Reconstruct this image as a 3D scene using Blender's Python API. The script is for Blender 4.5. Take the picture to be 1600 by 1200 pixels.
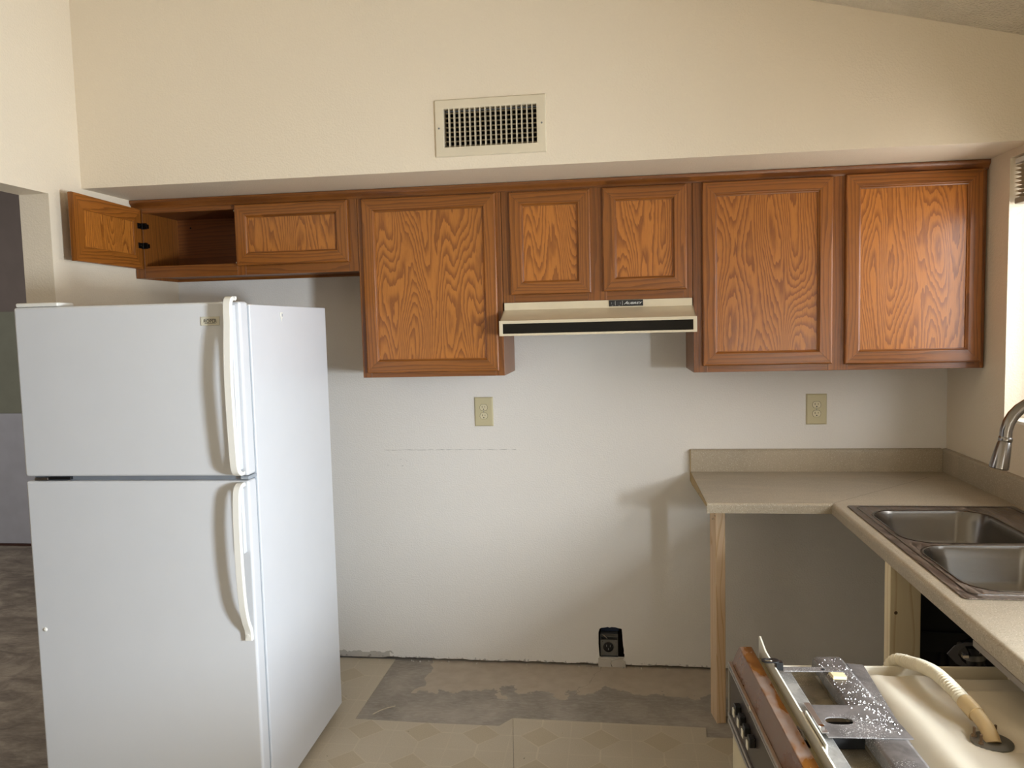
import bpy, bmesh, math, random
from mathutils import Vector, Matrix
from mathutils.geometry import tessellate_polygon
random.seed(7)
for o in list(bpy.data.objects): bpy.data.objects.remove(o, do_unlink=True)
S = bpy.context.scene
COL = S.collection

# ------------------------------------------------------------------ camera
F, CD, CH, YAW, PITCH, ROLL = 1222.67, 3.5463, 1.5965, .1308, .0772, -.0249
cy, sy, cp, sp = math.cos(YAW), math.sin(YAW), math.cos(PITCH), math.sin(PITCH)
fw = Vector((-sy*cp, cy*cp, -sp)); rt = Vector((cy, sy, 0)); up = rt.cross(fw)
r2 = rt*math.cos(ROLL) + up*math.sin(ROLL); u2 = -rt*math.sin(ROLL) + up*math.cos(ROLL)
cam = bpy.data.objects.new('camera', bpy.data.cameras.new('camera')); COL.objects.link(cam)
M = Matrix((r2, u2, -fw)).transposed().to_4x4(); M.translation = Vector((0, -CD, CH))
cam.matrix_world = M
cam.data.sensor_width = 36; cam.data.lens = F*36/1600; cam.data.clip_start = .02
S.camera = cam

# ------------------------------------------------------------------ world, light, exposure
def srgb(h, a=1.0):
    f = lambda c: c/12.92 if c <= .04045 else ((c+.055)/1.055)**2.4
    if isinstance(h, str): h = tuple(int(h[i:i+2], 16) for i in (0, 2, 4))
    return tuple(f(c/255) for c in h) + (a,)
W = bpy.data.worlds.new('world'); S.world = W; W.use_nodes = True
W.node_tree.nodes['Background'].inputs[0].default_value = (.80, .90, 1.0, 1)
W.node_tree.nodes['Background'].inputs[1].default_value = 1.0
S.view_settings.view_transform = 'Standard'; S.view_settings.look = 'None'
S.view_settings.exposure = -0.12; S.view_settings.gamma = 1.0
S.view_settings.use_curve_mapping = False
def area(name, loc, rot, sx, sy_, power, col, spread=180):
    l = bpy.data.lights.new(name, 'AREA'); l.shape = 'RECTANGLE'; l.size = sx; l.size_y = sy_
    l.energy = power; l.color = col; l.spread = math.radians(spread)
    o = bpy.data.objects.new(name, l); COL.objects.link(o); o.location = loc; o.rotation_euler = rot
    return o
PI = math.pi
# daylight entering by the low window beside the viewer, the sink window and an unseen door added for light
area('skylight_low_window', (1.60, -2.86, 1.22), (0, PI/2-.50, 0), .42, .38, 185, (.80, .90, 1.0))
area('skylight_low_window_top', (1.60, -2.86, 1.66), (0, PI/2-.50, 0), .40, .34, 34, (.82, .90, 1.0))
area('door_fill_light', (1.80, -4.85, 1.35), (0, PI/2, 0), 1.3, 1.3, 7, (.80, .89, 1.0))  # cool fill lamp outside the unseen added door
area('skylight_window', (1.85, -1.10, 1.75), (0, PI/2, 0), .9, 1.3, 34, (.97, .98, 1.0))
# added warm lamp facing up, standing in for unseen sunlit ground by the door
area('warm_uplight', (3.1, -4.4, -.02), (PI, 0, 0), 2.8, 3.2, 150, (1.0, .83, .64))
area('neighbour_room_fill', (-4.3, -1.3, 2.55), (PI/5, 0, 0), 1.2, .8, 40, (1.0, .95, .90))  # added fill lamp for the next room, no visible fitting

# ------------------------------------------------------------------ materials
def newmat(name):
    m = bpy.data.materials.new(name); m.use_nodes = True
    nt = m.node_tree; return m, nt, nt.nodes['Principled BSDF']
class N:
    """small node helper"""
    def __init__(s, nt): s.nt = nt; s.L = nt.links
    def n(s, t, **k):
        x = s.nt.nodes.new(t)
        for a, b in k.items(): setattr(x, a, b)
        return x
    def put(s, sock, v):
        if hasattr(v, 'is_output'): s.L.new(v, sock)
        elif v is not None: sock.default_value = v
    def math(s, op, a, b=None, c=None, clamp=False):
        x = s.n('ShaderNodeMath', operation=op, use_clamp=clamp)
        s.put(x.inputs[0], a); s.put(x.inputs[1], b); s.put(x.inputs[2], c)
        return x.outputs[0]
    def noise(s, vec, scale, detail=2, rough=.5, dist=0):
        x = s.n('ShaderNodeTexNoise'); s.put(x.inputs['Vector'], vec)
        x.inputs['Scale'].default_value = scale; x.inputs['Detail'].default_value = detail
        x.inputs['Roughness'].default_value = rough; x.inputs['Distortion'].default_value = dist
        return x.outputs['Fac']
    def map(s, vec, scale=(1, 1, 1), loc=(0, 0, 0), rot=(0, 0, 0)):
        x = s.n('ShaderNodeMapping'); s.put(x.inputs['Vector'], vec)
        s.put(x.inputs['Location'], loc); x.inputs['Scale'].default_value = scale; x.inputs['Rotation'].default_value = rot
        return x.outputs[0]
    def coord(s): return s.n('ShaderNodeTexCoord').outputs['Object']
    def rnd(s): return s.n('ShaderNodeObjectInfo').outputs['Random']
    def ramp(s, f, stops, interp='LINEAR'):
        x = s.n('ShaderNodeValToRGB'); s.put(x.inputs[0], f); r = x.color_ramp; r.interpolation = interp
        while len(r.elements) < len(stops): r.elements.new(.5)
        for e, (p, c) in zip(r.elements, stops):
            e.position = p; e.color = c if len(c) == 4 else tuple(c)+(1,)
        return x.outputs[0]
    def mix(s, f, a, b, mode='MIX'):
        x = s.n('ShaderNodeMix', data_type='RGBA', blend_type=mode)
        s.put(x.inputs[0], f); s.put(x.inputs[6], a); s.put(x.inputs[7], b)
        return x.outputs[2]
    def bump(s, h, strength, dist, bsdf):
        x = s.n('ShaderNodeBump'); s.put(x.inputs['Height'], h)
        x.inputs['Strength'].default_value = strength; x.inputs['Distance'].default_value = dist
        s.L.new(x.outputs[0], bsdf.inputs['Normal'])
    def sep(s, v):
        x = s.n('ShaderNodeSeparateXYZ'); s.put(x.inputs[0], v); return x.outputs
    def vec(s, a, b, c):
        x = s.n('ShaderNodeCombineXYZ')
        for i, v in enumerate((a, b, c)): s.put(x.inputs[i], v)
        return x.outputs[0]
G = lambda v: (v, v, v, 1)
def plain(name, col, rough=.5, metal=0, spec=.5, bump=None, coat=0, dirt=None):
    m, nt, b = newmat(name); h = N(nt); c = h.coord()
    base = srgb(col) if not isinstance(col, tuple) else col
    k = h.noise(c, 9, 4)
    dk = tuple(x*(.93 if dirt is None else 1-dirt) for x in base[:3])+(1,)
    colr = h.ramp(k, [(.35, dk), (.65, base)])
    h.put(b.inputs['Base Color'], colr)
    b.inputs['Roughness'].default_value = rough; b.inputs['Metallic'].default_value = metal
    b.inputs['Specular IOR Level'].default_value = spec; b.inputs['Coat Weight'].default_value = coat
    if bump: h.bump(h.noise(c, bump[0], 3), bump[1], bump[2], b)
    return m

def wall_mat(name, col, scuff=False):
    m, nt, b = newmat(name); h = N(nt); c = h.coord()
    base = srgb(col); k = h.noise(c, 1.3, 3)
    colr = h.ramp(k, [(.3, tuple(x*.965 for x in base[:3])), (.7, base[:3])])
    if scuff:
        x, y, z = h.sep(c)
        wob = h.math('MULTIPLY', h.math('SUBTRACT', h.noise(c, 40, 2), .5), .004)
        d = h.math('ABSOLUTE', h.math('ADD', h.math('SUBTRACT', z, 1.0165), wob))
        line = h.math('LESS_THAN', d, .0016)
        inx = h.math('MULTIPLY', h.math('GREATER_THAN', x, -1.085), h.math('LESS_THAN', x, -.455))
        br = h.ramp(h.noise(h.map(c, (34, 1, 300)), 1, 5, .7), [(.40, G(0)), (.66, G(1))])
        f = h.math('MULTIPLY', h.math('MULTIPLY', line, inx), br)
        colr = h.mix(h.math('MULTIPLY', f, .62), colr, srgb('6b655c'))
        # small dark nicks under the line
        sp_ = h.math('GREATER_THAN', h.noise(c, 95, 2), .70)
        box = h.math('MULTIPLY', h.math('LESS_THAN', h.math('ABSOLUTE', h.math('SUBTRACT', z, .955)), .035),
                     h.math('LESS_THAN', h.math('ABSOLUTE', h.math('ADD', x, 1.02)), .06))
        colr = h.mix(h.math('MULTIPLY', h.math('MULTIPLY', sp_, box), .7), colr, srgb('6b655c'))
        # scraped plaster left where the skirting was taken off
        lo = h.math('LESS_THAN', h.math('ADD', z, h.math('MULTIPLY', h.noise(c, 26, 3), .055)), .062)
        lft = h.math('LESS_THAN', h.math('ADD', x, h.math('MULTIPLY', h.noise(c, 18, 2), .2)), -1.0)
        colr = h.mix(h.math('MULTIPLY', h.math('MULTIPLY', lo, lft), .55), colr, srgb('8b8478'))
        lo2 = h.math('LESS_THAN', h.math('ADD', z, h.math('MULTIPLY', h.noise(c, 45, 3), .05)), .040)
        gr = h.ramp(h.noise(c, 60, 3), [(.5, G(0)), (.6, G(1))])
        colr = h.mix(h.math('MULTIPLY', h.math('MULTIPLY', lo2, gr), .6), colr, srgb('7c7468'))
    h.put(b.inputs['Base Color'], colr)
    b.inputs['Roughness'].default_value = .55; b.inputs['Specular IOR Level'].default_value = .35
    n1 = h.noise(c, 150, 2, .45); n2 = h.noise(c, 60, 2)
    hh = h.math('ADD', h.ramp(n1, [(.42, G(0)), (.62, G(1))]), h.math('MULTIPLY', n2, .8))
    h.bump(hh, .35, .0012, b)
    return m
M_WALL = wall_mat('cream_wall_paint', 'e9e4dc', True)
M_SOFFIT = wall_mat('cream_paint_warm_light', 'e4d6bf')  # same paint as the back wall, yellowed to carry the warm bounce light
M_CEIL = plain('popcorn_ceiling', 'd8cbb4', .9, bump=(110, 1.0, .012))
M_GREY_WALL = plain('grey_far_wall', '857c79', .8)
M_GREENBOARD = plain('green_drywall', '8d9184', .85)
M_PALE_WALL = plain('pale_low_wall', 'c0c4d0', .7)

def oak(name, axis, tone=1.0, cathedral=False, warm=0., gloss=.32):
    m, nt, b = newmat(name); h = N(nt); c = h.coord()
    r = h.rnd(); off = h.vec(h.math('MULTIPLY', r, 7.3), h.math('MULTIPLY', r, 3.1), h.math('MULTIPLY', r, 11.7))
    ad = h.n('ShaderNodeVectorMath', operation='ADD'); h.put(ad.inputs[0], c); h.put(ad.inputs[1], off)
    v = ad.outputs[0]
    x, y, z = h.sep(v)
    if axis == 'Z': al, ac = z, h.math('ADD', x, y)
    elif axis == 'X': al, ac = x, h.math('ADD', z, y)
    else: al, ac = y, h.math('ADD', x, z)
    if cathedral:
        lo = h.noise(h.vec(h.math('MULTIPLY', ac, 7.5), 0.0, h.math('MULTIPLY', al, 1.25)), 1.0, 1.0, .35)
        wig = h.noise(h.vec(h.math('MULTIPLY', ac, 70), 0.0, h.math('MULTIPLY', al, 10)), 1.0, 2, .6)
        ph = h.math('ADD', h.math('MULTIPLY', lo, 30), h.math('MULTIPLY', wig, 1.25))
        ph = h.math('ADD', ph, h.math('MULTIPLY', ac, 22))
    else:
        lo = h.noise(h.vec(h.math('MULTIPLY', ac, 14), 0.0, h.math('MULTIPLY', al, 1.2)), 1.0, 1.5, .5)
        wig = h.noise(h.vec(h.math('MULTIPLY', ac, 60), 0.0, h.math('MULTIPLY', al, 5)), 1.0, 2, .5)
        ph = h.math('ADD', h.math('MULTIPLY', lo, 5), h.math('MULTIPLY', wig, .8))
        ph = h.math('ADD', ph, h.math('MULTIPLY', ac, 60))
    saw = h.math('FRACT', ph)
    t = lambda s, f=1: tuple(min(1, q*tone*f*k_) for q, k_ in zip(srgb(s)[:3], (.96, .80, .60)))
    if cathedral:
        grain = h.ramp(saw, [(0, t('ba7f3c')), (.38, t('b57a38')), (.74, t('8f5c29')), (.92, t('845223')), (1, t('ba7f3c'))])
    else:
        grain = h.ramp(saw, [(0, t('a46b2f')), (.5, t('9d662b')), (.82, t('805020')), (.96, t('7a4b1e')), (1, t('a46b2f'))])
    pore = h.noise(h.vec(h.math('MULTIPLY', ac, 420), 0.0, h.math('MULTIPLY', al, 16)), 1.0, 2, .6)
    pf = h.ramp(pore, [(.30, G(1)), (.47, G(0))])
    col = h.mix(h.math('MULTIPLY', pf, .45), grain, t('6b441c')+(1,))
    broad = h.noise(h.vec(h.math('MULTIPLY', ac, 3), 0.0, h.math('MULTIPLY', al, 1.3)), 1.0, 2)
    col = h.mix(h.math('MULTIPLY', broad, .35), col, t('855524')+(1,))
    if warm: col = h.mix(warm, col, srgb('743f1f'))
    hsv = h.n('ShaderNodeHueSaturation'); h.put(hsv.inputs['Color'], col)
    h.put(hsv.inputs['Value'], h.math('ADD', .92, h.math('MULTIPLY', r, .16)))
    h.put(b.inputs['Base Color'], hsv.outputs[0])
    b.inputs['Roughness'].default_value = gloss; b.inputs['Specular IOR Level'].default_value = .5
    b.inputs['Coat Weight'].default_value = .15; b.inputs['Coat Roughness'].default_value = .22
    h.bump(h.math('SUBTRACT', saw, h.math('MULTIPLY', pf, .8)), .25, .0006, b)
    return m
OAK_Z = oak('oak_grain_upright', 'Z', .88); OAK_X = oak('oak_grain_level', 'X', .84); OAK_Y = oak('oak_grain_deep', 'Y')
OAK_P = oak('oak_cathedral_panel', 'Z', 1.06, True)
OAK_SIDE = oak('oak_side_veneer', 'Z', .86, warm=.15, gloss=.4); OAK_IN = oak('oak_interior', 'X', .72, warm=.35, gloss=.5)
OAK_FF_Z = oak('oak_face_stile', 'Z', .74, warm=.12); OAK_FF_X = oak('oak_face_rail', 'X', .74, warm=.12)

def lumber(name, col, dark):
    m, nt, b = newmat(name); h = N(nt); c = h.coord()
    r = h.rnd(); x, y, z = h.sep(c)
    ac = h.math('ADD', h.math('ADD', x, y), h.math('MULTIPLY', r, 5)); z = h.math('ADD', z, h.math('MULTIPLY', r, 3))
    lo = h.noise(h.vec(h.math('MULTIPLY', ac, 9), 0.0, h.math('MULTIPLY', z, 1.4)), 1., 2)
    saw = h.math('FRACT', h.math('ADD', h.math('MULTIPLY', lo, 7), h.math('MULTIPLY', ac, 40)))
    col_ = h.ramp(saw, [(0, srgb(col)[:3]), (.7, srgb(col)[:3]), (.93, srgb(dark)[:3]), (1, srgb(col)[:3])])
    fine = h.noise(h.vec(h.math('MULTIPLY', ac, 300), 0., h.math('MULTIPLY', z, 9)), 1., 2)
    col_ = h.mix(h.math('MULTIPLY', fine, .3), col_, srgb(dark))
    h.put(b.inputs['Base Color'], col_); b.inputs['Roughness'].default_value = .7
    h.bump(fine, .2, .0005, b)
    return m
LUMBER_PINK = lumber('reddish_stud_lumber', 'd8bc9a', 'bf9a70')
LUMBER_PALE = lumber('pale_stud_lumber', 'ecdcb8', 'd6bc90')

def laminate():
    m, nt, b = newmat('speckled_laminate'); h = N(nt); c = h.coord()
    col = h.ramp(h.noise(c, 3, 3), [(.3, srgb('a39681')[:3]), (.7, srgb('aea089')[:3])])
    s1 = h.ramp(h.noise(c, 260, 2), [(.60, G(0)), (.66, G(1))]); col = h.mix(h.math('MULTIPLY', s1, .55), col, srgb('d9cfba'))
    s2 = h.ramp(h.noise(h.map(c, loc=(4, 2, 9)), 300, 2), [(.60, G(0)), (.68, G(1))]); col = h.mix(h.math('MULTIPLY', s2, .6), col, srgb('6c5d49'))
    x, y, z = h.sep(c)
    # smears of dried dust on the flat top, and the mitre seam running to the wall corner
    dust = h.ramp(h.noise(h.map(c, (1.5, 5, 1), rot=(0, 0, .4)), 2.2, 4, .6, .6), [(.50, G(0)), (.66, G(1))])
    col = h.mix(h.math('MULTIPLY', dust, .28), col, srgb('c3b39a'))
    dd = h.math('ABSOLUTE', h.math('SUBTRACT', h.math('ADD', y, .6225), h.math('MULTIPLY', h.math('SUBTRACT', x, .777), .952)))
    seam = h.math('MULTIPLY', h.math('LESS_THAN', dd, .0016), h.math('LESS_THAN', h.math('ABSOLUTE', h.math('SUBTRACT', x, 1.03)), .26))
    seam = h.math('MULTIPLY', seam, h.math('GREATER_THAN', z, .9155))
    col = h.mix(h.math('MULTIPLY', seam, .7), col, srgb('57493a'))
    h.put(b.inputs['Base Color'], col)
    b.inputs['Roughness'].default_value = .42; b.inputs['Specular IOR Level'].default_value = .45
    h.bump(h.noise(c, 300, 2), .12, .0004, b)
    return m
LAM = laminate()

def concrete():
    m, nt, b = newmat('stained_concrete_slab'); h = N(nt); c = h.coord()
    x, y, z = h.sep(c)
    n = h.noise(c, 5, 6, .62, .3)
    grey = h.ramp(n, [(.3, srgb('877e72')[:3]), (.52, srgb('9c9285')[:3]), (.72, srgb('b0a597')[:3])])
    fine = h.noise(h.map(c, (1, 3, 1)), 28, 5, .65, .5)
    grey = h.mix(h.math('MULTIPLY', h.ramp(fine, [(.45, G(0)), (.7, G(1))]), .35), grey, srgb('c4bcae'))
    # smoother tan thinset spread near the wall, with a ragged edge
    edge = h.math('ADD', y, h.math('MULTIPLY', h.math('SUBTRACT', h.noise(h.map(c, (1.2, 1.2, 1)), 4.2, 5, .6), .5), .62))
    bias = h.math('MULTIPLY', h.math('SUBTRACT', x, -.3), .05)
    thin = h.math('GREATER_THAN', h.math('SUBTRACT', edge, bias), -.285)
    lim = h.math('GREATER_THAN', h.math('ADD', x, h.math('MULTIPLY', h.noise(c, 7, 4), .25)), -.76)
    nb = h.math('LESS_THAN', x, 1.5)
    thin = h.math('MULTIPLY', h.math('MULTIPLY', thin, lim), h.math('GREATER_THAN', x, -1.6))
    tan = h.ramp(h.noise(c, 16, 4), [(.3, srgb('b4a48f')[:3]), (.7, srgb('c2b39e')[:3])])
    col = h.mix(h.math('MULTIPLY', thin, .92), grey, tan)
    # hairline crack, and dark grime on the far side of the doorway
    ck = h.math('LESS_THAN', h.math('ABSOLUTE', h.math('SUBTRACT', h.math('ADD', x, h.math('MULTIPLY', h.noise(c, 14, 4), .12)), h.math('SUBTRACT', -.02, h.math('MULTIPLY', y, -.35)))), .0016)
    ck = h.math('MULTIPLY', ck, h.math('GREATER_THAN', y, -.3))
    col = h.mix(h.math('MULTIPLY', ck, .4), col, srgb('6d6255'))
    gr = h.ramp(h.noise(h.map(c, (1.5, 3.2, 1)), 2.2, 6, .7, 1.2), [(.38, G(1)), (.60, G(0))])
    gr = h.math('MULTIPLY', gr, h.math('LESS_THAN', x, -1.9))
    col = h.mix(h.math('MULTIPLY', gr, .72), col, srgb('5f554f'))
    h.put(b.inputs['Base Color'], col)
    b.inputs['Roughness'].default_value = .62
    h.bump(h.math('ADD', n, h.math('MULTIPLY', fine, .3)), .25, .003, b)
    return m
CONC = concrete()

def vinyl():
    m, nt, b = newmat('patterned_sheet_vinyl'); h = N(nt); c = h.coord()
    x, y, z = h.sep(c)
    P = .2325
    def cell(v, o):
        f = h.math('FRACT', h.math('DIVIDE', h.math('SUBTRACT', v, o - P*50), P))
        return h.math('ABSOLUTE', h.math('SUBTRACT', f, .5))
    a = cell(x, -.0725 - P/2); d = cell(y, -.648 - P/2)
    s = h.math('ADD', a, d)
    R_, w = .325, .015
    inside = h.math('LESS_THAN', s, R_)
    ed = h.math('LESS_THAN', h.math('ABSOLUTE', h.math('SUBTRACT', s, R_)), w)
    out = h.math('SUBTRACT', 1.0, inside)
    sa = h.math('MULTIPLY', h.math('LESS_THAN', a, w), out); sd = h.math('MULTIPLY', h.math('LESS_THAN', d, w), out)
    ha = h.math('MULTIPLY', h.math('GREATER_THAN', a, .5-w*.7), .6); hd = h.math('MULTIPLY', h.math('GREATER_THAN', d, .5-w*.7), .6)
    ln = h.math('MAXIMUM', h.math('MAXIMUM', ed, h.math('MAXIMUM', sa, sd)), h.math('MAXIMUM', ha, hd))
    worn = h.ramp(h.noise(c, 11, 4), [(.32, G(.25)), (.6, G(1))])
    base = h.ramp(h.noise(c, 2.2, 3), [(.3, srgb('bfb29b')[:3]), (.7, srgb('cabda6')[:3])])
    col = h.mix(h.math('MULTIPLY', inside, .30), base, srgb('ab9772'))
    st = h.ramp(h.noise(c, 260, 2), [(.4, G(0)), (.65, G(1))]); col = h.mix(h.math('MULTIPLY', st, .18), col, srgb('8f7c5e'))
    col = h.mix(h.math('MULTIPLY', h.math('MULTIPLY', ln, worn), .42), col, srgb('d8cbb2'))
    nick = h.ramp(h.noise(c, 38, 1), [(.775, G(0)), (.79, G(1))]); col = h.mix(h.math('MULTIPLY', nick, .8), col, srgb('4a4034'))
    h.put(b.inputs['Base Color'], col); b.inputs['Roughness'].default_value = .45
    b.inputs['Specular IOR Level'].default_value = .4
    h.bump(h.noise(c, 240, 2), .12, .0005, b)
    return m
VINYL = vinyl()

def steel(name, base, rough, axis=None):
    m, nt, b = newmat(name); h = N(nt); c = h.coord()
    k = h.noise(h.map(c, (3, 60, 3) if axis == 'X' else (60, 3, 3) if axis == 'Y' else (8, 8, 8)), 6, 3)
    bb = srgb(base)[:3]
    h.put(b.inputs['Base Color'], h.ramp(k, [(.3, tuple(q*.94 for q in bb)), (.7, bb)]))
    b.inputs['Metallic'].default_value = 1; 
    h.put(b.inputs['Roughness'], h.math('ADD', rough-.06, h.math('MULTIPLY', k, .08)))
    return m
BOWL = steel('brushed_steel_bowl', '75716c', .27, 'X')
def rim_mat():
    m, nt, b = newmat('dusty_steel_rim'); h = N(nt); c = h.coord()
    d = h.ramp(h.noise(h.map(c, (14, 3, 1)), 5, 6, .7, .8), [(.42, G(0)), (.66, G(1))])
    h.put(b.inputs['Base Color'], h.mix(d, srgb('5f544b'), srgb('8a7a6b')))
    h.put(b.inputs['Metallic'], h.math('SUBTRACT', .9, h.math('MULTIPLY', d, .8)))
    h.put(b.inputs['Roughness'], h.math('ADD', .28, h.math('MULTIPLY', d, .4)))
    return m
RIM = rim_mat()
CHROME = steel('brushed_nickel', '8c8884', .24); BRIGHT = plain('bright_trim', 'd9d9d8', .16, 1)
TRIM_STEEL = plain('dull_silver_trim', 'b7b3ae', .32, .9)
FRIDGE_W = plain('white_fridge_enamel', 'd2d3d5', .30, bump=(260, .22, .0006), dirt=.015)
HANDLE_W = plain('cream_handle_plastic', 'e6e3da', .32, dirt=.02)
GASKET = plain('grey_gasket', '9aa0a6', .6); BLACK = plain('black_plastic', '141414', .4); SOFTBLACK = plain('matt_black', '0d0d0e', .6)
BGLASS = plain('black_glass', '050505', .08, spec=.3)
CREAM = plain('cream_enamel', 'd6c8ab', .33, coat=.2)
REG = plain('cream_register_steel', 'd9ccb2', .4)
IVORY = plain('ivory_plastic', 'c8bd97', .35, dirt=.02); IVORY2 = plain('pale_ivory_plastic', 'd9cfae', .35)
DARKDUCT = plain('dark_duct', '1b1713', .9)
GALV = plain('galvanised_steel', '8f8f8c', .42, .8, dirt=.4); BLUEBOX = plain('blue_box', '1c2b45', .6)
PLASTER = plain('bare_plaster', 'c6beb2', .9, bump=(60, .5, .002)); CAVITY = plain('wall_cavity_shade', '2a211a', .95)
TUBP = plain('cream_tub_plastic', 'ddd3be', .36, dirt=.06)
DUSTY = None
def dusty_dark(name, base, dust, lo=.60, hi=.67, rough=.5, metal=.4):
    m, nt, b = newmat(name); h = N(nt); c = h.coord()
    col = h.ramp(h.noise(c, 22, 5, .6, .5), [(.35, srgb(base)[:3]), (.62, tuple(q*1.9 for q in srgb(base)[:3]))])
    veil = h.ramp(h.noise(c, 9, 5, .65), [(.38, G(0)), (.7, G(1))]); col = h.mix(h.math('MULTIPLY', veil, .38), col, srgb('8d8780'))
    s = h.ramp(h.noise(c, 430, 2, .5), [(lo, G(0)), (hi, G(1))])
    cl = h.ramp(h.noise(h.map(c, loc=(3, 1, 0)), 11, 3), [(.48, G(0)), (.62, G(1))])
    s = h.math('MULTIPLY', s, cl); col = h.mix(s, col, srgb(dust))
    h.put(b.inputs['Base Color'], col); b.inputs['Roughness'].default_value = rough
    h.put(b.inputs['Metallic'], h.math('MULTIPLY', h.math('SUBTRACT', 1., s), metal))
    h.bump(s, .6, .002, b)
    return m
FRAME_D = dusty_dark('dusty_dark_frame_steel', '57524f', 'f0ece4')
FRAME_L = dusty_dark('dusty_grey_frame_steel', '77746f', 'f0ece4', .66, .7)
def copper():
    m, nt, b = newmat('dusty_copper_enamel'); h = N(nt); c = h.coord()
    x, y, z = h.sep(c)
    d = h.ramp(h.noise(h.map(c, (2.2, 1, 1.4)), 9, 4, .55, .4), [(.47, G(0)), (.56, G(1))])
    d2 = h.ramp(h.noise(c, 60, 4), [(.3, G(.5)), (.7, G(1))])
    f = h.math('MULTIPLY', h.math('MULTIPLY', d, d2), .68)
    h.put(b.inputs['Base Color'], h.mix(f, srgb('6c4217'), srgb('877b72')))
    h.put(b.inputs['Roughness'], h.math('ADD', .25, h.math('MULTIPLY', f, .6)))
    return m
COPPER = copper(); DARKPANEL = plain('brown_console_face', '3b332e', .3, dirt=.2)
HOSE = plain('ribbed_hose_plastic', 'e4d9bf', .4); ELBOW = plain('tan_rubber_elbow', 'cdb181', .45, dirt=.15)
WHITEP = plain('off_white_plastic', 'e0dac8', .4); FOAM = plain('yellow_foam', 'd6c49a', .9)
RUST = plain('rusty_bolt', '7a6148', .6, .5, dirt=.3)
PARTICLE = plain('particle_board', 'a98f62', .85, bump=(200, .5, .001)); INK = plain('dark_ink', '3c2a22', .8)
UNDER = plain('black_undercoat', '151414', .7); PIPE = plain('black_abs_pipe', '17171a', .35); RUBBERG = plain('grey_rubber', '55555a', .5)
BLIND = plain('pleated_blind_fabric', 'cdbfa2', .8); REVEAL = plain('white_reveal_paint', 'f1ece0', .6)
VINYLFR = plain('white_window_vinyl', 'e8e6e0', .35)
HINGE = plain('dark_bronze_hinge', '17120f', .38, .7)
def glass():
    m, nt, b = newmat('window_glass'); h = N(nt)
    t = h.n('ShaderNodeBsdfTransparent'); g = h.n('ShaderNodeBsdfGlossy'); g.inputs['Roughness'].default_value = .02
    x = h.n('ShaderNodeMixShader'); x.inputs[0].default_value = .06
    h.L.new(t.outputs[0], x.inputs[1]); h.L.new(g.outputs[0], x.inputs[2])
    h.L.new(x.outputs[0], nt.nodes['Material Output'].inputs['Surface']); return m
GLASS = glass()

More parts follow.
